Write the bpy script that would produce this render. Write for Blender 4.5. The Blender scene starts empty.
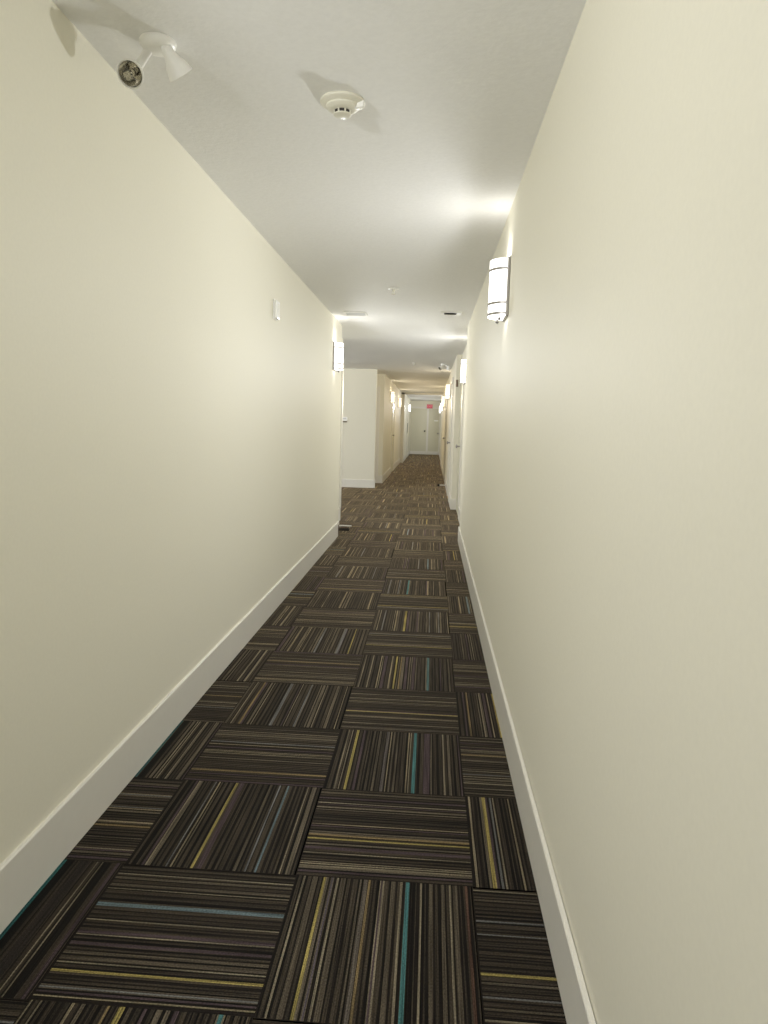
import bpy, bmesh, math, random
from mathutils import Vector, Matrix
rnd = random.Random(7)
PI = math.pi
sc = bpy.context.scene
COL = sc.collection

# ------------------------------------------------------------------ render look
sc.view_settings.view_transform = 'Standard'
sc.view_settings.look = 'None'
sc.view_settings.gamma = 1.0
sc.view_settings.use_curve_mapping = False
sc.view_settings.exposure = 0.0
sc.cycles.max_bounces = 14
sc.cycles.diffuse_bounces = 10
sc.cycles.glossy_bounces = 4
sc.cycles.sample_clamp_indirect = 6
w = bpy.data.worlds.new('World'); sc.world = w; w.use_nodes = True
w.node_tree.nodes['Background'].inputs[0].default_value = (0.6, 0.6, 0.6, 1)
w.node_tree.nodes['Background'].inputs[1].default_value = 0.0

# ------------------------------------------------------------------ measures (metres)
H = 2.359                      # ceiling
XL, XR = -1.033, 0.353         # near wall planes
BT = 0.012                     # baseboard thickness
BH = 0.165                     # baseboard height
YB = -5.6                      # wall behind the photographer
YL, YR = 8.20, 8.10            # ends of the two near walls
XL2, XR2 = -1.180, 0.425       # recessed walls beyond them
YL2, YR2 = 9.50, 11.20
YA = 14.53                     # back wall of the side lobby
YF = 15.80                     # start of the far corridor, left
XLF, XRF = -1.045, 0.345       # far corridor walls
YP = 24.6                      # cased opening
XLE, XRE = -0.955, 0.375       # last section
YE = 32.3                      # end wall
XA = -3.4                      # side lobby depth

# ------------------------------------------------------------------ materials
def principled(name, col, rough=0.5, metal=0.0, spec=0.5, emit=None, strength=0.0):
    m = bpy.data.materials.new(name); m.use_nodes = True
    b = m.node_tree.nodes['Principled BSDF']
    b.inputs['Base Color'].default_value = (*col, 1)
    b.inputs['Roughness'].default_value = rough
    b.inputs['Metallic'].default_value = metal
    b.inputs['Specular IOR Level'].default_value = spec
    if emit:
        b.inputs['Emission Color'].default_value = (*emit, 1)
        b.inputs['Emission Strength'].default_value = strength
    return m

def add_noise(m, scale, bump=0.0, mix=0.0, dist=0.002, detail=4, stretch=(1, 1, 1)):
    nt = m.node_tree; b = nt.nodes['Principled BSDF']
    tc = nt.nodes.new('ShaderNodeTexCoord'); mp = nt.nodes.new('ShaderNodeMapping')
    mp.inputs['Scale'].default_value = stretch
    nt.links.new(tc.outputs['Object'], mp.inputs['Vector'])
    n = nt.nodes.new('ShaderNodeTexNoise'); n.inputs['Scale'].default_value = scale
    n.inputs['Detail'].default_value = detail
    nt.links.new(mp.outputs['Vector'], n.inputs['Vector'])
    if bump:
        bp = nt.nodes.new('ShaderNodeBump'); bp.inputs['Strength'].default_value = bump
        bp.inputs['Distance'].default_value = dist
        nt.links.new(n.outputs['Fac'], bp.inputs['Height']); nt.links.new(bp.outputs['Normal'], b.inputs['Normal'])
    if mix:
        base = b.inputs['Base Color'].default_value[:]
        r = nt.nodes.new('ShaderNodeValToRGB')
        r.color_ramp.elements[0].position = 0.3; r.color_ramp.elements[1].position = 0.7
        r.color_ramp.elements[0].color = (*[c * (1 - mix) for c in base[:3]], 1)
        r.color_ramp.elements[1].color = (*[min(1, c * (1 + mix)) for c in base[:3]], 1)
        nt.links.new(n.outputs['Fac'], r.inputs['Fac']); nt.links.new(r.outputs['Color'], b.inputs['Base Color'])
    return m

M_WALL = add_noise(principled('wall_paint', (0.755, 0.730, 0.622), 0.62, spec=0.22), 90, bump=0.06, mix=0.012, dist=0.001)
M_CEIL = add_noise(principled('ceiling_texture', (0.85, 0.85, 0.845), 0.85, spec=0.15), 60, bump=0.22, mix=0.02, dist=0.004)
M_TRIM = add_noise(principled('trim_paint', (0.74, 0.72, 0.66), 0.35, spec=0.5), 30, bump=0.03, mix=0.01)
M_DOOR = add_noise(principled('door_paint', (0.62, 0.60, 0.47), 0.4), 40, bump=0.03, mix=0.01)
M_WHITE = add_noise(principled('white_plastic', (0.89, 0.885, 0.86), 0.35), 80, bump=0.02, mix=0.01)
M_SIGN = add_noise(principled('sign_white', (0.92, 0.92, 0.90), 0.4), 80, mix=0.01)
M_IVORY = add_noise(principled('ivory_plastic', (0.78, 0.76, 0.66), 0.35), 80, bump=0.02, mix=0.01)
M_DARK = add_noise(principled('dark_plastic', (0.035, 0.030, 0.025), 0.45), 80, bump=0.02, mix=0.05)
M_BROWN = add_noise(principled('brown_plastic', (0.16, 0.11, 0.07), 0.5), 80, bump=0.02, mix=0.05)
M_RUBBER = add_noise(principled('rubber', (0.022, 0.016, 0.010), 0.7), 120, bump=0.05, mix=0.05)
M_NICKEL = add_noise(principled('brushed_nickel', (0.40, 0.385, 0.37), 0.4, metal=0.85), 200, bump=0.03, mix=0.03, stretch=(1, 1, 0.05))
M_DKNICKEL = add_noise(principled('dark_nickel', (0.10, 0.095, 0.09), 0.5, metal=0.6), 200, bump=0.03, mix=0.03)
M_CHROME = add_noise(principled('lamp_reflector', (0.75, 0.73, 0.68), 0.12, metal=1.0), 60, bump=0.15, mix=0.02)
M_GREYVENT = add_noise(principled('vent_paint', (0.62, 0.63, 0.63), 0.5), 80, bump=0.02, mix=0.01)
M_SHADE = principled('lit_acrylic', (0.9, 0.88, 0.84), 0.4, emit=(1.0, 0.98, 0.94), strength=2.2)
M_SHADE_END = principled('lit_shade_opening', (0.9, 0.88, 0.84), 0.4, emit=(1.0, 0.98, 0.94), strength=16.0)
M_SHADE_LOW = principled('lit_shade_bottom', (0.9, 0.88, 0.84), 0.4, emit=(1.0, 0.98, 0.94), strength=5.0)
M_SHADE_WARM = principled('warm_lit_acrylic', (0.9, 0.85, 0.75), 0.4, emit=(1.0, 0.85, 0.60), strength=1.6)
M_SHADE_WARM_END = principled('warm_lit_shade_opening', (0.9, 0.85, 0.75), 0.4, emit=(1.0, 0.85, 0.60), strength=16.0)
M_EXITFACE = principled('exit_sign_face', (0.30, 0.02, 0.04), 0.4, emit=(0.75, 0.02, 0.08), strength=0.22)
M_EXITRED = principled('exit_sign_letters', (0.6, 0.2, 0.22), 0.4, emit=(1.0, 0.2, 0.25), strength=0.25)

def carpet_material():
    m = bpy.data.materials.new('striped_carpet'); m.use_nodes = True
    nt = m.node_tree; b = nt.nodes['Principled BSDF']; L = nt.links.new
    at = nt.nodes.new('ShaderNodeAttribute'); at.attribute_name = 'yarn'
    uv = nt.nodes.new('ShaderNodeUVMap'); uv.uv_map = 'weave'
    mp = nt.nodes.new('ShaderNodeMapping'); mp.inputs['Scale'].default_value = (330, 4, 1)
    L(uv.outputs['UV'], mp.inputs['Vector'])
    n1 = nt.nodes.new('ShaderNodeTexNoise'); n1.inputs['Scale'].default_value = 1.0; n1.inputs['Detail'].default_value = 2
    L(mp.outputs['Vector'], n1.inputs['Vector'])
    mp2 = nt.nodes.new('ShaderNodeMapping'); mp2.inputs['Scale'].default_value = (420, 190, 1)
    L(uv.outputs['UV'], mp2.inputs['Vector'])
    n2 = nt.nodes.new('ShaderNodeTexNoise'); n2.inputs['Scale'].default_value = 1.0; n2.inputs['Detail'].default_value = 1
    L(mp2.outputs['Vector'], n2.inputs['Vector'])
    r1 = nt.nodes.new('ShaderNodeMapRange'); r1.inputs['From Min'].default_value = .3; r1.inputs['From Max'].default_value = .7
    r1.inputs['To Min'].default_value = .40; r1.inputs['To Max'].default_value = 1.6; L(n1.outputs['Fac'], r1.inputs['Value'])
    r2 = nt.nodes.new('ShaderNodeMapRange'); r2.inputs['From Min'].default_value = .3; r2.inputs['From Max'].default_value = .7
    r2.inputs['To Min'].default_value = .6; r2.inputs['To Max'].default_value = 1.4; L(n2.outputs['Fac'], r2.inputs['Value'])
    mu = nt.nodes.new('ShaderNodeMath'); mu.operation = 'MULTIPLY'; L(r1.outputs['Result'], mu.inputs[0]); L(r2.outputs['Result'], mu.inputs[1])
    vm = nt.nodes.new('ShaderNodeVectorMath'); vm.operation = 'SCALE'; L(at.outputs['Color'], vm.inputs[0]); L(mu.outputs['Value'], vm.inputs['Scale'])
    L(vm.outputs['Vector'], b.inputs['Base Color'])
    bp = nt.nodes.new('ShaderNodeBump'); bp.inputs['Strength'].default_value = .12; bp.inputs['Distance'].default_value = .002
    L(mu.outputs['Value'], bp.inputs['Height']); L(bp.outputs['Normal'], b.inputs['Normal'])
    b.inputs['Roughness'].default_value = .95; b.inputs['Specular IOR Level'].default_value = .1
    b.inputs['Sheen Weight'].default_value = .9; b.inputs['Sheen Roughness'].default_value = .25
    st = nt.nodes.new('ShaderNodeVectorMath'); st.operation = 'MULTIPLY_ADD'; st.inputs[1].default_value = (8.5, 7.9, 7.0); st.inputs[2].default_value = (.20, .165, .115)
    L(vm.outputs['Vector'], st.inputs[0]); L(st.outputs['Vector'], b.inputs['Sheen Tint'])
    return m
M_CARPET = carpet_material()

# ------------------------------------------------------------------ mesh helpers
def add_box(bm, x0, x1, y0, y1, z0, z1, bevel=0.0, seg=2):
    t = bmesh.new()
    bmesh.ops.create_cube(t, size=1.0)
    for v in t.verts:
        v.co = Vector(((x0 + x1) / 2 + v.co.x * abs(x1 - x0), (y0 + y1) / 2 + v.co.y * abs(y1 - y0), (z0 + z1) / 2 + v.co.z * abs(z1 - z0)))
    if bevel:
        bmesh.ops.bevel(t, geom=t.edges[:], offset=bevel, segments=seg, profile=0.5, affect='EDGES')
    me = bpy.data.meshes.new('t'); t.to_mesh(me); t.free(); bm.from_mesh(me); bpy.data.meshes.remove(me)
    return bm

def add_lathe(bm, prof, mat=Matrix(), seg=32, mi=0):
    """prof: list of (r, z) turned about local Z, moved by mat"""
    rings = []
    for r, z in prof:
        if r < 1e-6:
            rings.append([bm.verts.new(mat @ Vector((0, 0, z)))])
        else:
            rings.append([bm.verts.new(mat @ Vector((r * math.cos(2 * PI * k / seg), r * math.sin(2 * PI * k / seg), z))) for k in range(seg)])
    for a, b in zip(rings[:-1], rings[1:]):
        if len(a) == 1 and len(b) == 1: continue
        for k in range(seg):
            k2 = (k + 1) % seg
            if len(a) == 1: f = bm.faces.new((a[0], b[k], b[k2]))
            elif len(b) == 1: f = bm.faces.new((a[k], b[0], a[k2]))
            else: f = bm.faces.new((a[k], b[k], b[k2], a[k2]))
            f.material_index = mi
    return bm

def axis(p0, p1):
    """matrix with origin p0 and local Z along p0->p1"""
    d = (Vector(p1) - Vector(p0)).normalized()
    return Matrix.Translation(p0) @ d.to_track_quat('Z', 'Y').to_matrix().to_4x4()

def obj(name, bm, mats, parent=None, smooth=None):
    bmesh.ops.recalc_face_normals(bm, faces=bm.faces[:])
    me = bpy.data.meshes.new(name); bm.to_mesh(me); bm.free()
    for m in (mats if isinstance(mats, (list, tuple)) else [mats]): me.materials.append(m)
    o = bpy.data.objects.new(name, me); COL.objects.link(o)
    if parent: o.parent = parent
    if smooth is not None:
        try: me.shade_smooth()
        except Exception: pass
        try: me.set_sharp_from_angle(angle=math.radians(smooth))
        except Exception: pass
    return o

def struct(o):
    o['kind'] = 'structure'; return o

def thing(name, label, cat, loc=(0, 0, 0), rz=0.0, group=None):
    o = bpy.data.objects.new(name, None); COL.objects.link(o)
    o.empty_display_size = 0.05
    o.location = loc; o.rotation_euler = (0, 0, rz)
    o['label'] = label; o['category'] = cat
    if group: o['group'] = group
    return o

def dup(root, loc, rz, label, group=None):
    r = root.copy(); COL.objects.link(r); r.location = loc; r.rotation_euler = (0, 0, rz); r['label'] = label
    if group: r['group'] = group
    for ch in list(root.children):
        c = ch.copy(); COL.objects.link(c); c.parent = r
        for g in list(ch.children):
            d = g.copy(); COL.objects.link(d); d.parent = c
    return r

def boxes(name, lst, mat, parent=None, bevel=0.0):
    bm = bmesh.new()
    for b in lst: add_box(bm, *b, bevel=bevel)
    return obj(name, bm, mat, parent)

# ------------------------------------------------------------------ carpet floor
DARK = [(.013, .011, .009), (.018, .015, .012), (.024, .019, .015)]
MID = [(.062, .050, .037), (.080, .064, .046), (.095, .076, .054), (.070, .055, .040)]
LITE = [(.150, .122, .086), (.20, .165, .117)]
TAN = [(.36, .305, .21), (.42, .345, .22)]
YEL = (.52, .42, .14); TEAL = (.10, .27, .27); GRY = (.24, .235, .225); PUR = (.115, .082, .088); BLUE = (.20, .27, .29); OCH = (.34, .25, .12); REDB = (.15, .085, .06)
CARPET = .40
T = 0.5; TX, TY = -0.8389, 1.4031

def tile_stripes(accents, r):
    s = []; p = 0.0
    s.append((0.0, .008, DARK[2])); p = .008
    dk = r.random() < .5
    while p < .985:
        if dk:
            wd = r.uniform(.007, .018); c = r.choice(DARK)
        else:
            wd = r.uniform(.008, .030); q = r.random()
            c = r.choice(MID) if q < .66 else r.choice(LITE) if q < .86 else PUR if q < .92 else r.choice(TAN)
            if q >= .92: wd = r.uniform(.006, .012)
        s.append((p, min(.988, p + wd), c)); p += wd; dk = not dk
    s.append((max(p, .985) if p < 1 else .99, 1.0, DARK[2]))
    for a in accents:
        pos, wd, c = a
        lo, hi = pos - wd / 2, pos + wd / 2
        n = []
        for x0, x1, cc in s:
            if x1 <= lo or x0 >= hi: n.append((x0, x1, cc)); continue
            if x0 < lo: n.append((x0, lo, cc))
            if x1 > hi: n.append((hi, x1, cc))
        n.append((lo, hi, c)); s = n
    return [(a, b, c) for a, b, c in s if b - a > 1e-4]

ACC = {
 (1, 0): [(.18, .015, YEL), (.08, .010, GRY), (.44, .022, PUR), (.53, .008, TAN[0]), (.65, .028, BLUE), (.69, .02, DARK[0]), (.91, .010, TAN[0]), (.36, .02, PUR)],
 (2, 0): [(.05, .010, TAN[0]), (.165, .015, YEL), (.21, .008, (.17, .14, .16)), (.42, .012, OCH), (.40, .02, (.2, .17, .14)), (.50, .010, TAN[0]), (.49, .01, PUR), (.60, .012, TAN[0]), (.635, .021, TEAL), (.67, .02, DARK[0]), (.71, .010, TAN[0]), (.87, .010, TAN[0]), (.96, .014, REDB)],
 (3, 0): [(.35, .018, YEL), (.21, .010, GRY), (.08, .010, TAN[0]), (.72, .012, GRY), (.62, .008, GRY), (.97, .008, TAN[0])],
 (0, 0): [(.645, .024, (.045, .17, .17)), (.68, .045, DARK[0]), (.77, .06, (.05, .040, .034)), (.84, .008, TAN[0]), (.87, .007, TAN[0]), (.90, .05, DARK[1]), (.94, .03, MID[1])],
 (1, 1): [(.39, .015, YEL), (.43, .03, PUR), (.12, .010, TAN[0]), (.24, .008, GRY), (.70, .010, GRY), (.76, .012, BLUE), (.90, .007, TAN[0]), (.05, .03, DARK[0])],
 (2, 1): [(.38, .015, YEL), (.42, .02, OCH), (.23, .008, TAN[0]), (.10, .012, TAN[0]), (.75, .010, TAN[0]), (.28, .03, PUR)],
 (3, 1): [(.125, .022, YEL), (.03, .008, TAN[0]), (.17, .012, GRY)],
 (0, 1): [(.38, .020, OCH), (.42, .010, TAN[1]), (.13, .010, TAN[0]), (.76, .012, GRY), (.60, .010, GRY)],
 (1, 2): [(.17, .020, OCH), (.65, .016, GRY), (.45, .010, TAN[0]), (.85, .010, TAN[0])],
 (2, 2): [(.155, .018, YEL), (.08, .008, TAN[0]), (.41, .022, (.17, .145, .13)), (.60, .008, TAN[0]), (.635, .023, TEAL), (.67, .02, DARK[0]), (.73, .045, PUR), (.86, .012, TAN[0])],
 (3, 2): [(.65, .020, OCH), (.33, .012, GRY), (.20, .010, TAN[0])],
 (0, 2): [(.645, .018, (.06, .16, .16)), (.68, .04, DARK[0]), (.80, .008, TAN[0]), (.86, .008, TAN[0])],
 (1, 3): [(.13, .018, OCH), (.06, .010, TAN[0]), (.40, .025, GRY), (.60, .014, GRY), (.75, .008, TAN[0])],
 (2, 3): [(.41, .015, YEL), (.30, .010, TAN[1]), (.72, .014, TAN[0]), (.15, .01, TAN[0])],
 (3, 3): [(.10, .012, OCH), (.22, .010, TAN[0]), (.35, .015, YEL)],
 (0, 3): [(.60, .016, OCH), (.32, .010, GRY), (.85, .012, TAN[0])],
 (2, 4): [(.13, .012, TAN[0]), (.34, .014, TAN[1]), (.39, .015, YEL), (.44, .012, OCH), (.73, .024, (.12, .22, .22)), (.05, .008, TAN[0])],
 (1, 4): [(.66, .016, OCH), (.33, .010, TAN[0])],
 (1, 5): [(.15, .014, TAN[1]), (.45, .02, GRY), (.70, .03, GRY), (.83, .010, YEL)],
 (2, 6): [(.14, .014, GRY), (.30, .014, TAN[1]), (.42, .026, YEL), (.58, .02, PUR), (.74, .012, GRY), (.86, .012, GRY)],
 (1, -1): [(.20, .012, TAN[1]), (.42, .026, YEL), (.36, .01, OCH), (.86, .02, TEAL), (.66, .01, PUR)],
 (2, -1): [(.9, .012, GRY), (.6, .02, YEL)],
}
def build_floor():
    V = []; F = []; C = []; U = []
    def quad(x0, x1, y0, y1, c, vert):
        i = len(V)
        V.extend([(x0, y0, 0), (x1, y0, 0), (x1, y1, 0), (x0, y1, 0)]); F.append((i, i + 1, i + 2, i + 3)); C.append([q * CARPET for q in c])
        for x, y in ((x0, y0), (x1, y0), (x1, y1), (x0, y1)): U.append((x, y) if vert else (y, x))
    rows = range(-3, 63)
    for j in rows:
        yb = TY + T * j
        lobby = 9.2 < yb + .25 < 14.9
        for i in range(-5 if lobby else 0, 4):
            x0 = TX + T * (i - 1); y0 = yb
            vert = (i + j) % 2 == 0
            r = random.Random(1000 * i + 37 * j + 5)
            acc = ACC.get((i, j))
            if acc is None:
                acc = []
                for _ in range(r.choice((2, 3, 4))): acc.append((r.uniform(.06, .94), r.uniform(.010, .022), r.choice([YEL, TAN[1], TAN[0], GRY, TAN[1], TAN[0], TAN[1], TAN[0]])))
                if r.random() < .12: acc.append((r.uniform(.1, .9), .024, r.choice([TEAL, BLUE, BLUE])))
            xm0, xm1 = x0, x0 + T
            if i == 0 and not lobby: xm0 = x0 + .12
            if i == 3: xm1 = x0 + .36
            for a, b, c in tile_stripes(acc, r):
                if vert:
                    a0, b0 = max(x0 + a * T, xm0), min(x0 + b * T, xm1)
                    if b0 - a0 > 1e-4: quad(a0, b0, y0, y0 + T, c, True)
                else:
                    quad(xm0, xm1, y0 + a * T, y0 + b * T, c, False)
    # plain continuation behind the photographer
    quad(-1.36, .53, YB - .1, TY - 3 * T, MID[0], True)
    me = bpy.data.meshes.new('floor'); me.from_pydata(V, [], F)
    at = me.color_attributes.new('yarn', 'FLOAT_COLOR', 'CORNER')
    uv = me.uv_layers.new(name='weave')
    for k, p in enumerate(me.polygons):
        for q, li in enumerate(p.loop_indices):
            at.data[li].color = (*C[k], 1); uv.data[li].uv = U[4 * k + q]
    me.materials.append(M_CARPET); me.update()
    o = bpy.data.objects.new('floor', me); COL.objects.link(o)
    return struct(o)
build_floor()

# ------------------------------------------------------------------ shell
W = 0.12
struct(boxes('ceiling', [(XA - .2, 0.7, YB - .15, YE + .2, H, H + .1)], M_CEIL))
struct(boxes('wall_left', [(XL - W, XL, YB, YL, 0, H), (XL2 - W, XL2, YL - W, YL2, 0, H), (XA, XL2 - W, YL2 - W, YL2, 0, H)], M_WALL))
struct(boxes('wall_lobby', [(XA, -1.117, YA, YA + W, 0, H), (XA - W, XA, YL2 - W, YA + W, 0, H)], M_WALL))
struct(boxes('wall_far_left', [(-1.6, XLF, YF, YF + W, 0, H), (XLF - W, XLF, YF + W, YP, 0, H), (-1.6 - W, -1.6, YA + W, YF + W, 0, H), (XLE - W, XLE, YP + .03, YE, 0, H)], M_WALL))
struct(boxes('wall_right', [(XR, XR + W, YB, YR, 0, H), (XR2, XR2 + W, YR - W, YR2 + W, 0, H)], M_WALL))
struct(boxes('wall_far_right', [(XRF, XRF + W + .08, YR2, YP, 0, H), (XRE, XRE + W, YP + .03, YE, 0, H)], M_WALL))
struct(boxes('wall_end', [(XLE - W, XRE + W, YE, YE + W, 0, H)], M_WALL))
struct(boxes('wall_back', [(XL - W, XR + W, YB - W, YB, 0, H)], M_WALL))

def baseboard(name, runs):
    """runs: (x0,y0,x1,y1,nx,ny): foot of the wall and the side it faces; eased top edge"""
    bm = bmesh.new()
    for x0, y0, x1, y1, nx, ny in runs:
        prof = [(0.0, 0), (BT, 0), (BT, BH - .004), (BT - .003, BH), (0.0, BH)]
        a = [bm.verts.new((x0 + nx * d, y0 + ny * d, z)) for d, z in prof]
        b = [bm.verts.new((x1 + nx * d, y1 + ny * d, z)) for d, z in prof]
        n = len(prof)
        for k in range(n): bm.faces.new((a[k], a[(k + 1) % n], b[(k + 1) % n], b[k]))
        bm.faces.new(a); bm.faces.new(b)
    return struct(obj(name, bm, M_TRIM))
baseboard('baseboard_left', [(XL, YB, XL, YL, 1, 0), (XL2, YL, XL2, YL2, 1, 0)])
g = .0025   # the right board stands a hair off its wall near the camera
baseboard('baseboard_right', [(XR - g, YB, XR - g, YR, -1, 0), (XR2, YR, XR2, YR2 - 1.05, -1, 0)])
baseboard('baseboard_lobby', [(XA, YA, -1.117, YA, 0, -1), (-1.117, YA - BT, -1.117, YA + W, 1, 0), (XA, YL2, XL2, YL2, 0, 1)])
baseboard('baseboard_far_left', [(-1.6, YF, XLF, YF, 0, -1), (XLF, YF - BT, XLF, 19.0, 1, 0), (XLF, 20.1, XLF, YP, 1, 0), (XLE, YP + .2, XLE, 27.6, 1, 0), (XLE, 28.65, XLE, YE, 1, 0)])
baseboard('baseboard_far_right', [(XRF - BT, YR2, XR2, YR2, 0, -1), (XRF, YR2, XRF, 12.35, -1, 0), (XRF, 13.45, XRF, 16.95, -1, 0), (XRF, 18.05, XRF, YP, -1, 0), (XRE, YP + .2, XRE, YE, -1, 0)])
baseboard('baseboard_end', [(XLE, YE, -.935, YE, 0, -1)])

# door casings, corner trims, the cased opening
struct(boxes('trim_1', [(XL2, XL2 + .018, YL2 - .10, YL2, BH + .002, 2.10)], M_TRIM, bevel=.003))
struct(boxes('trim_2', [(-1.215, -1.135, YF - .02, YF, BH + .002, 2.09)], M_TRIM, bevel=.003))
struct(boxes('trim_3', [(XLF, XLE + .02, YP, YP + .2, 0, H), (XRE - .035, XRE + .0, YP, YP + .2, 0, H), (XLF, XRE, YP, YP + .2, H - .055, H)], M_TRIM, bevel=.004))
struct(boxes('trim_4', [(XR2 - .016, XR2, YR2 - 1.05, YR2 - .95, BH + .002, 2.10)], M_TRIM, bevel=.003))

def side_door(n, x, y0, y1, s, handle_mat, plate=None):
    """a flush door in a side wall at plane x facing s (+1 looks towards +X)"""
    d = struct(boxes('door_%d' % n, [(x + s * .001, x + s * .006, y0 + .07, y1 - .07, .01, 2.03)], M_DOOR))
    boxes('casing', [(x, x + s * .02, y0, y0 + .07, 0, 2.10), (x, x + s * .02, y1 - .07, y1, 0, 2.10), (x, x + s * .02, y0 + .07, y1 - .07, 2.03, 2.10)], M_TRIM, d, bevel=.003)
    bm = bmesh.new()
    if plate:
        add_box(bm, x + s * .006, x + s * .022, y1 - .17, y1 - .12, plate[0], plate[1], bevel=.004)
        h = obj('handle', bm, handle_mat, d)
    else:
        add_lathe(bm, [(0, 0), (.028, 0), (.028, .006), (.010, .010), (.010, .04), (.026, .05), (.026, .065), (.0, .072)], axis((x + s * .006, y0 + .14, 1.0), (x + s * .1, y0 + .14, 1.0)), 20)
        h = obj('handle', bm, handle_mat, d, smooth=35)
    return d
side_door(1, XRF, 12.35, 13.45, -1, M_NICKEL)
side_door(2, XRF, 16.95, 18.05, -1, M_NICKEL)
side_door(3, XLF, 19.0, 20.1, 1, M_NICKEL)
side_door(4, XLE, 27.6, 28.65, 1, M_DARK, plate=(.96, 1.36))

# the recessed door behind the right wall's end
d = struct(boxes('door_7', [(XR2 - .006, XR2 - .001, YR2 - .95, YR2 - .06, .01, 2.03)], M_DOOR))
bm = bmesh.new(); add_lathe(bm, [(0, 0), (.028, 0), (.028, .006), (.010, .010), (.010, .04), (.026, .05), (.026, .065), (.0, .072)], axis((XR2 - .006, YR2 - .85, 1.0), (XR2 - 1, YR2 - .85, 1.0)), 20)
obj('handle', bm, M_NICKEL, d, smooth=35)

# the two doors side by side in the end wall
def end_door(n, x0, x1, knob_x, knob_z, knob_mat, plate=False):
    d = struct(boxes('door_%d' % n, [(x0, x1, YE - .012, YE - .001, .01, 2.02)], M_DOOR, bevel=.002))
    bm = bmesh.new()
    add_lathe(bm, [(0, 0), (.034, 0), (.034, .008), (.012, .012), (.012, .045), (.034, .055), (.036, .07), (.02, .085), (0, .087)], axis((knob_x, YE - .012, knob_z), (knob_x, YE - 1, knob_z)), 20)
    obj('knob', bm, knob_mat, d, smooth=35)
    boxes('kick_plate', [(x0 + .005, x1 - .005, YE - .02, YE - .012, .012, .15)], M_TRIM, d, bevel=.002)
    if plate: boxes('door_plate', [(.10, .28, YE - .018, YE - .012, 1.475, 1.535)], M_SIGN, d, bevel=.002)
    return d
end_door(5, -.93, -.225, -.30, 1.04, M_DARK)
end_door(6, -.14, .325, .285, .95, M_NICKEL, plate=True)
struct(boxes('trim_5', [(-.222, -.143, YE - .024, YE, 0, 2.10), (.327, XRE, YE - .024, YE, 0, 2.10), (-.143, .327, YE - .024, YE, 2.022, 2.10), (-.93, -.222, YE - .024, YE, 2.022, 2.10)], M_TRIM, bevel=.003))

# ------------------------------------------------------------------ wall sconces
def half_round(bm, rx, ry, z0, z1, seg=18, cap=True, inner=None, caps_mi=0):
    """half-elliptic cylinder standing against the plane x=0, bulging to +X"""
    pts = [(rx * math.sin(PI * k / seg), -ry * math.cos(PI * k / seg)) for k in range(seg + 1)]
    lo = [bm.verts.new((x, y, z0)) for x, y in pts]; hi = [bm.verts.new((x, y, z1)) for x, y in pts]
    for k in range(seg): bm.faces.new((lo[k], lo[k + 1], hi[k + 1], hi[k]))
    bm.faces.new((lo[-1], lo[0], hi[0], hi[-1]))
    if cap:
        for f in (bm.faces.new(lo), bm.faces.new(hi)): f.material_index = caps_mi
    return bm

def make_sconce(label, loc, rz, group, shade_mats):
    t = thing('wall_sconce', label, 'wall light', loc, rz, group)
    hz = .140
    obj('backplate', add_box(bmesh.new(), .0005, .014, -.104, .104, -hz, hz, bevel=.003), M_NICKEL, t)
    # acrylic shade: lit front, brighter open ends
    bm = bmesh.new(); half_round(bm, .078, .094, -hz + .006, hz - .004, caps_mi=1)
    for f in bm.faces:
        if f.material_index == 1 and f.calc_center_median().z < 0: f.material_index = 2
    bmesh.ops.translate(bm, verts=bm.verts[:], vec=(.0145, 0, 0))
    obj('shade', bm, list(shade_mats), t, smooth=40)
    for z in (hz - .052, -hz + .066, -hz + .016):
        bm = bmesh.new()
        seg = 18
        P = [((.0145 + .081 * math.sin(PI * k / seg)), -.097 * math.cos(PI * k / seg)) for k in range(seg + 1)]
        Q = [((.0145 + .0775 * math.sin(PI * k / seg)), -.0935 * math.cos(PI * k / seg)) for k in range(seg + 1)]
        zz = (z - .0055, z + .0055)
        vo = [[bm.verts.new((x, y, q)) for x, y in P] for q in zz]; vi = [[bm.verts.new((x, y, q)) for x, y in Q] for q in zz]
        for k in range(seg):
            bm.faces.new((vo[0][k], vo[0][k + 1], vo[1][k + 1], vo[1][k])); bm.faces.new((vi[0][k], vi[1][k], vi[1][k + 1], vi[0][k + 1]))
            for q in (0, 1): bm.faces.new((vo[q][k], vi[q][k], vi[q][k + 1], vo[q][k + 1]))
        obj('band', bm, M_NICKEL, t, smooth=40)
    for y in (-.06, .06):
        bm = bmesh.new()
        add_lathe(bm, [(0, 0), (.004, 0), (.004, -.008), (.008, -.011), (.008, -.017), (0, -.021)], Matrix.Translation((.04, y, -hz + .005)), 14)
        obj('finial', bm, M_DKNICKEL, t, smooth=40)
    return t

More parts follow.
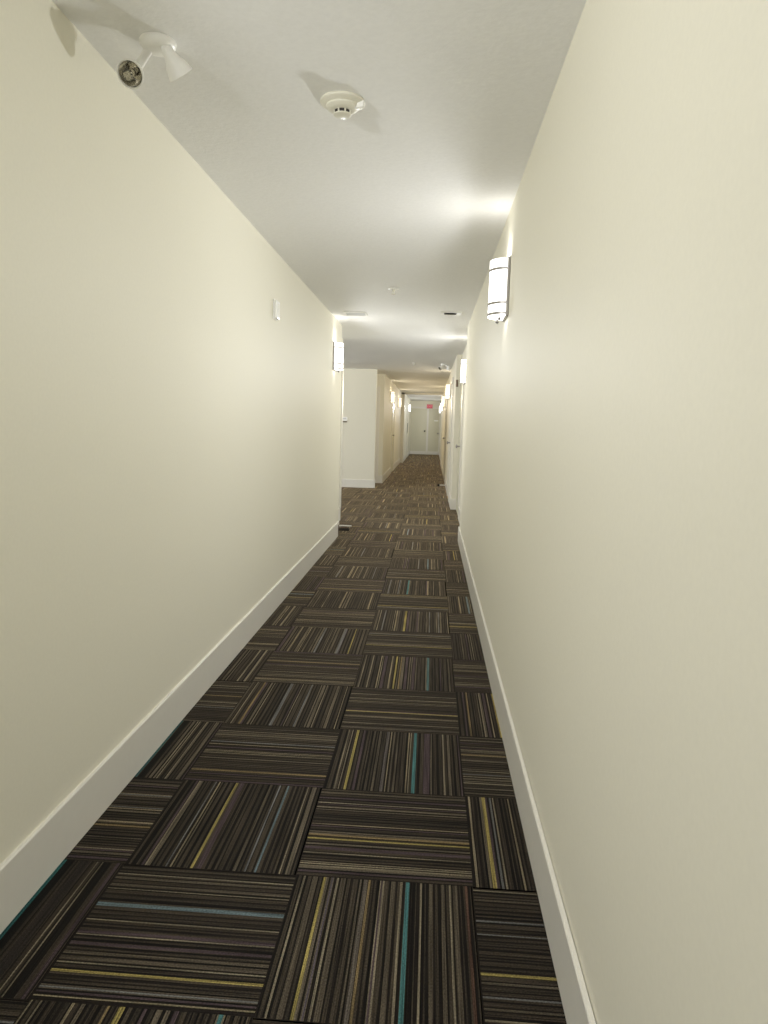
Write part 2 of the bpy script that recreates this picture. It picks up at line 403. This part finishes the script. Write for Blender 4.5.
def lamp(loc, nx, col, power, soft=.7, off=.115, size=.028):
    """the bulb's light thrown into the corridor by one sconce"""
    L = bpy.data.lights.new('sconce_lamp', 'SPOT'); L.spot_size = PI; L.spot_blend = .32; L.energy = power; L.color = col; L.shadow_soft_size = size
    L.use_nodes = True; nt = L.node_tree; em = nt.nodes.get('Emission') or nt.nodes.new('ShaderNodeEmission')
    fo = nt.nodes.new('ShaderNodeLightFalloff'); fo.inputs['Strength'].default_value = 1.0; fo.inputs['Smooth'].default_value = soft
    nt.links.new(fo.outputs['Linear'], em.inputs['Strength'])
    o = bpy.data.objects.new('sconce_lamp', L); COL.objects.link(o); o.location = (loc[0] + nx * off, loc[1], loc[2] + .03)
    o.rotation_euler = Vector((nx, 0, -.05)).to_track_quat('-Z', 'Y').to_euler()
    return o
Z_S = 1.952
NEAR = (M_SHADE, M_SHADE_END, M_SHADE_LOW); FAR = (M_SHADE_WARM, M_SHADE_WARM_END, M_SHADE_WARM)
s0 = make_sconce('white half-round wall sconce nearest the camera on the right wall', (XR, 3.74, Z_S + .008), PI, 'half-round corridor sconces', NEAR)
dup(s0, (XL, 7.60, Z_S + .012), 0, 'white half-round wall sconce at the end of the long left wall')
dup(s0, (XR2, 9.05, Z_S), PI, 'white half-round wall sconce on the recessed right wall past the long wall')
dup(s0, (XL, .90, Z_S), 0, 'white half-round wall sconce on the left wall behind the photographer')
dup(s0, (XR, -3.7, Z_S), PI, 'white half-round wall sconce on the right wall far behind the photographer')
dup(s0, (XA, 12.0, Z_S), 0, 'added, unseen half-round wall sconce inside the side lobby on the left')  # added out of view as extra fill light for lobby and corridor
s1 = make_sconce('warm lit wall sconce on the far right wall just past the first far door', (XRF, 14.5, Z_S), PI, 'half-round corridor sconces', FAR)
dup(s1, (XLF, 18.2, Z_S), 0, 'warm lit wall sconce on the tan far left wall before its door')
dup(s1, (XRF, 20.3, Z_S), PI, 'warm lit wall sconce on the far right wall between second far door and cased opening')
dup(s1, (XLF, 22.4, Z_S), 0, 'warm lit wall sconce on the far left wall just before the cased opening')
s2 = dup(s0, (XRE, 26.4, Z_S), PI, 'white lit wall sconce on the right past the cased opening')
dup(s0, (XLE, 29.3, Z_S), 0, 'white lit wall sconce on the left wall beside the end doors')
dup(s0, (XRE, 30.4, Z_S), PI, 'white lit wall sconce on the right wall closest to the end doors')

COOL, WARM = (.975, .985, .985), (1.0, .84, .60)
P0 = 34.5
for x, y, nx, c, k in ((XR, 3.76, -1, COOL, 1), (XL, 7.60, 1, COOL, 1), (XR2, 9.05, -1, COOL, 1), (XL, .90, 1, COOL, 1.15), (XR, -3.7, -1, COOL, .6),
                       (XA, 12.0, 1, COOL, 2.0), (XRF, 14.5, -1, WARM, .5), (XLF, 18.2, 1, WARM, .75), (XRF, 20.3, -1, WARM, .45), (XLF, 22.4, 1, WARM, .9),  # the lobby entry drives the added, unseen sconce
                       (XRE, 26.4, -1, COOL, .8), (XLE, 29.3, 1, COOL, .6), (XRE, 30.4, -1, COOL, .5)):
    lamp((x, y, Z_S), nx, c, P0 * k, size=.16 if x == XA else .028)

# ------------------------------------------------------------------ twin-head emergency light
CHROME_SEG = 28
def make_emergency(label, loc, rz):
    """origin at the ceiling"""
    t = thing('emergency_light', label, 'emergency light', loc, rz, 'twin-head emergency lights')
    bm = bmesh.new(); add_lathe(bm, [(0, 0), (.050, 0), (.052, -.004), (.050, -.014), (.042, -.024), (.026, -.030), (0, -.031)], Matrix.Translation((0, 0, -.0005)), 36)
    obj('canopy', bm, M_WHITE, t, smooth=45)
    def head(k0, k1, end, r_end):
        # arm from the canopy to the knuckle, then the bell of the lamp
        h = None
        k0, k1, end = Vector(k0), Vector(k1), Vector(end)
        L = (end - k1).length
        bm = bmesh.new()
        n = Vector(end - k1).normalized()
        m = axis(k1, end)
        add_lathe(bm, [(0, -.010), (.012, -.008), (.016, .0), (.018, .012), (.022, .026), (r_end * .82, L * .55), (r_end, L * .86), (r_end * 1.04, L * .95), (r_end * 1.04, L), (r_end * .93, L), (r_end * .90, L - .006)], m, 32)
        h = obj('lamp_head', bm, M_WHITE, t, smooth=40)
        bm = bmesh.new()
        add_lathe(bm, [(r_end * .92, L - .005), (r_end * .80, L - .016), (r_end * .50, L - .028), (r_end * .18, L - .034)], m, 32)
        add_lathe(bm, [(r_end * .20, L - .034), (r_end * .22, L - .020), (r_end * .14, L - .013), (0, L - .011)], m, 20)
        obj('reflector', bm, M_CHROME, h, smooth=50)
        bm = bmesh.new()
        add_lathe(bm, [(r_end * .90, L - .0055), (0, L - .0055), (0, L - .0042), (r_end * .90, L - .0042)], m, 32)
        obj('lens', bm, M_LENS, h)
        bm = bmesh.new()
        add_lathe(bm, [(0, 0), (.011, 0), (.012, .004), (.012, (k1 - k0).length - .003), (.010, (k1 - k0).length), (0, (k1 - k0).length)], axis(k0, k1), 20)
        add_lathe(bm, [(0, -.013), (.012, -.013), (.013, -.010), (.013, .010), (.012, .013), (0, .013)], Matrix.Translation(k1) @ Matrix.Rotation(PI / 2, 4, 'Y'), 20)
        obj('knuckle', bm, M_WHITE, t, smooth=40)
    HEADS(head)
    return t
M_LENS = bpy.data.materials.new('clear_lens'); M_LENS.use_nodes = True
_b = M_LENS.node_tree.nodes['Principled BSDF']
_b.inputs['Base Color'].default_value = (.92, .92, .90, 1); _b.inputs['Roughness'].default_value = .03
_b.inputs['Transmission Weight'].default_value = 1.0; _b.inputs['IOR'].default_value = 1.15
def HEADS(head):
    head((-.022, -.004, -.020), (-.088, .058, -.052), (-.088, .010, -.086), .038)
    head((.026, -.010, -.020), (.034, -.020, -.036), (.062, .018, -.086), .036)
em = make_emergency('white twin-head emergency light on the ceiling beside the left wall, nearest the camera', (-.826, 2.185, H), 0)
dup(em, (.17, 12.9, H), PI, 'small distant twin-head emergency light on the ceiling by the right sconce')

# ------------------------------------------------------------------ smoke detector
t = thing('smoke_detector', 'ivory round smoke detector in the middle of the ceiling near the camera', 'smoke detector', (-.338, 2.572, H)); t.scale = (1, 1, .84)
bm = bmesh.new(); add_lathe(bm, [(0, 0), (.074, 0), (.076, -.003), (.076, -.010), (.072, -.014), (.058, -.018), (.055, -.020), (0, -.020)], Matrix.Translation((0, 0, -.0005)), 40)
obj('base', bm, M_IVORY, t, smooth=40)
bm = bmesh.new(); add_lathe(bm, [(0, -.0205), (.056, -.0205), (.056, -.027), (.050, -.034), (.040, -.038), (.034, -.040), (0, -.040)], Matrix(), 40)
obj('housing', bm, M_IVORY, t, smooth=40)
bm = bmesh.new(); add_lathe(bm, [(0, -.0402), (.027, -.0402), (.027, -.052), (0, -.052)], Matrix(), 32)
obj('sensing_chamber', bm, M_DARK, t, smooth=40)
bm = bmesh.new()
for k in range(8):
    a = 2 * PI * k / 8 + .45
    tb = bmesh.new(); add_box(tb, .0272, .0305, -.0022, .0022, -.0535, -.0402)
    bmesh.ops.rotate(tb, verts=tb.verts[:], cent=(0, 0, 0), matrix=Matrix.Rotation(a, 3, 'Z'))
    me = bpy.data.meshes.new('t'); tb.to_mesh(me); tb.free(); bm.from_mesh(me); bpy.data.meshes.remove(me)
obj('cage', bm, M_IVORY, t)
bm = bmesh.new(); add_lathe(bm, [(0, -.0525), (.030, -.0525), (.030, -.056), (.024, -.060), (0, -.061)], Matrix(), 32)
obj('cap', bm, M_IVORY, t, smooth=40)
tb = bmesh.new(); add_box(tb, .034, .078, -.008, .008, -.036, -.006, bevel=.005)  # white strip modelled in place of a bright glint on the housing
bmesh.ops.rotate(tb, verts=tb.verts[:], cent=(0, 0, 0), matrix=Matrix.Rotation(-.25, 3, 'Z'))
obj('glint_strip', tb, M_WHITE, t)

# ------------------------------------------------------------------ ceiling sprinklers
def make_sprinkler(label, loc):
    t = thing('ceiling_sprinkler', label, 'sprinkler', loc, 0, 'ceiling sprinklers')
    bm = bmesh.new(); add_lathe(bm, [(0, 0), (.040, 0), (.042, -.003), (.036, -.009), (.016, -.012), (0, -.012)], Matrix.Translation((0, 0, -.0005)), 28)
    obj('escutcheon', bm, M_WHITE, t, smooth=40)
    bm = bmesh.new(); add_lathe(bm, [(0, -.012), (.009, -.012), (.009, -.022), (.006, -.024), (.006, -.030), (0, -.030)], Matrix(), 16)
    for s in (-1, 1): add_box(bm, s * .008 - .0015, s * .008 + .0015, -.002, .002, -.044, -.020)
    obj('frame', bm, M_IVORY, t)
    bm = bmesh.new(); add_lathe(bm, [(0, -.044), (.018, -.044), (.018, -.047), (0, -.047)], Matrix(), 20)
    obj('deflector', bm, M_IVORY, t)
    return t
sp = make_sprinkler('small ceiling sprinkler in the shaded band of ceiling before the vents', (-.34, 5.93, H))
dup(sp, (-.34, 12.85, H), 0, 'small distant ceiling sprinkler left of the far emergency light')

# ------------------------------------------------------------------ ceiling vents
t = thing('ceiling_vent', 'ceiling vent with dark louvres near the right wall', 'vent', (.148, 7.15, H))
bm = bmesh.new()
for b in ((-.10, .10, -.085, -.065), (-.10, .10, .065, .085), (-.10, -.068, -.065, .065), (.052, .10, -.065, .065)): add_box(bm, b[0], b[1], b[2], b[3], -.010, -.0005, bevel=.002)
obj('frame', bm, M_WHITE, t)
boxes('throat', [(-.068, .052, -.065, .065, -.003, -.0005)], M_DARK, t)
bm = bmesh.new()
for k in range(5):
    y = -.052 + k * .026
    tb = bmesh.new(); add_box(tb, -.066, .050, y - .008, y + .008, -.0065, -.0055)
    bmesh.ops.rotate(tb, verts=tb.verts[:], cent=(0, y, -.006), matrix=Matrix.Rotation(.35, 3, 'X'))
    me = bpy.data.meshes.new('t'); tb.to_mesh(me); tb.free(); bm.from_mesh(me); bpy.data.meshes.remove(me)
obj('louvre', bm, M_DARK, t)
t = thing('ceiling_vent', 'pale grey flat ceiling vent close to the left wall', 'vent', (-.785, 7.28, H)); t.scale = (.86, .9, 1)
bm = bmesh.new()
for b in ((-.13, .13, -.12, -.10), (-.13, .13, .10, .12), (-.13, -.11, -.10, .10), (.11, .13, -.10, .10)): add_box(bm, b[0], b[1], b[2], b[3], -.010, -.0005, bevel=.002)
obj('frame', bm, M_WHITE, t)
boxes('throat', [(-.11, .11, -.10, .10, -.003, -.0005)], M_GREYVENT, t)
boxes('louvre', [(-.108, .108, -.09 + k * .022, -.076 + k * .022, -.0085, -.0045) for k in range(9)], M_GREYVENT, t)

# ------------------------------------------------------------------ small wall devices
t = thing('wall_sensor', 'small white box mounted high on the long left wall', 'sensor', (XL, 4.72, 1.99))
obj('mounting_plate', add_box(bmesh.new(), .0005, .008, -.052, .052, -.062, .062, bevel=.003), M_WHITE, t)
obj('cover', add_box(bmesh.new(), .0085, .025, -.048, .048, -.058, .058, bevel=.008, seg=3), M_WHITE, t)
boxes('grille', [(.0251, .0262, -.030, .030, -.030 + k * .010, -.026 + k * .010) for k in range(7)], M_IVORY, t)
t = thing('thermostat', 'small white thermostat on the side lobby wall beside the left sconce', 'thermostat', (-1.745, YA, 1.36))
obj('body', add_box(bmesh.new(), -.06, .06, -.028, -.0005, -.035, .045, bevel=.008, seg=3), M_WHITE, t)
obj('display', add_box(bmesh.new(), -.035, .035, -.0295, -.0282, .002, .030), M_GREYVENT, t)
obj('lower_cover', add_box(bmesh.new(), -.05, .05, -.024, -.0005, -.058, -.036, bevel=.004), M_BROWN, t)
t = thing('wall_plaque', 'small dark brown plaque high on the right corner face beneath the sconce', 'plaque', (.362, YR2, 1.93))
obj('board', add_box(bmesh.new(), -.017, .016, -.014, -.0005, -.050, .050, bevel=.003), M_BROWN, t)
obj('rim', add_box(bmesh.new(), -.0169, .019, -.006, -.0005, -.053, .053, bevel=.002), M_DARK, t)

# ------------------------------------------------------------------ door stops
t = thing('door_stop', 'pale and black door stop sticking out at the end of the left baseboard', 'door stop', (XL + BT, 8.13, .112))
obj('rod', add_box(bmesh.new(), .0, .150, -.011, .011, .002, .016, bevel=.004), M_TRIM, t)
obj('dark_bar', add_box(bmesh.new(), .0, .125, -.013, .013, -.050, -.016, bevel=.006), M_RUBBER, t)  # dark bar below the pale rod
obj('bracket', add_box(bmesh.new(), 0, .008, -.016, .016, -.1115, .020, bevel=.002), M_BROWN, t)
boxes('web', [(.03, .10, -.004, .004, -.017, .004)], M_BROWN, t)
t = thing('door_stop', 'thin pale door stop with a black tip on the far right baseboard', 'door stop', (XRF - BT, 14.75, .085))
bm = bmesh.new(); add_lathe(bm, [(0, 0), (.020, 0), (.020, .006), (.010, .010), (.010, .13), (0, .13)], axis((0, 0, 0), (-1, 0, 0)), 20)
obj('rod', bm, M_TRIM, t, smooth=40)
bm = bmesh.new(); add_lathe(bm, [(0, .130), (.022, .130), (.026, .140), (.026, .165), (.018, .175), (0, .177)], axis((0, 0, 0), (-1, 0, 0)), 20)
obj('mounting_plate', add_box(bmesh.new(), -.0055, -.0005, -.022, .022, -.0845, .026, bevel=.001), M_TRIM, t)
obj('rubber_tip', bm, M_RUBBER, t, smooth=40)

# ------------------------------------------------------------------ exit sign
t = thing('exit_sign', 'glowing red exit sign over the doors at the far end', 'exit sign', (-.115, YE, 2.10 + .02))
obj('housing', add_box(bmesh.new(), -.135, .135, -.075, -.0245, -.095, .095, bevel=.006), M_IVORY, t)
obj('face', add_box(bmesh.new(), -.128, .128, -.079, -.0755, -.088, .088), M_EXITFACE, t)
obj('bracket', add_box(bmesh.new(), -.03, .03, -.0245, -.0005, -.015, .07), M_IVORY, t)
cu = bpy.data.curves.new('t', 'FONT'); cu.body = 'EXIT'; cu.size = .125; cu.align_x = 'CENTER'; cu.align_y = 'CENTER'; cu.extrude = .002; cu.offset = .003
to = bpy.data.objects.new('t', cu); COL.objects.link(to)
dg = bpy.context.evaluated_depsgraph_get(); me = bpy.data.meshes.new_from_object(to.evaluated_get(dg))
bpy.data.objects.remove(to); bpy.data.curves.remove(cu)
me.transform(Matrix.Translation((0, -.0815, 0)) @ Matrix.Rotation(PI / 2, 4, 'X')); me.name = 'lettering'
me.materials.clear(); me.materials.append(M_EXITRED)
o = bpy.data.objects.new('lettering', me); COL.objects.link(o); o.parent = t; o['label'] = 'red EXIT letters'

# ------------------------------------------------------------------ camera (solved from the photograph)
yaw, pitch, roll = 0.061945, 0.120329, 0.027950
fwd = Vector((-math.sin(yaw) * math.cos(pitch), math.cos(yaw) * math.cos(pitch), -math.sin(pitch)))
right = Vector((math.cos(yaw), math.sin(yaw), 0)); up = right.cross(fwd)
r2 = right * math.cos(roll) + up * math.sin(roll); u2 = -right * math.sin(roll) + up * math.cos(roll)
cam = bpy.data.cameras.new('camera'); co = bpy.data.objects.new('camera', cam); COL.objects.link(co)
cam.sensor_fit = 'HORIZONTAL'; cam.sensor_width = 36.0; cam.lens = 723.9 / 768 * 36.0
cam.clip_start = .02; cam.clip_end = 200
m = Matrix((r2, u2, -fwd)).transposed().to_4x4(); m.translation = (0, 0, 1.2796)
co.matrix_world = m
sc.camera = co
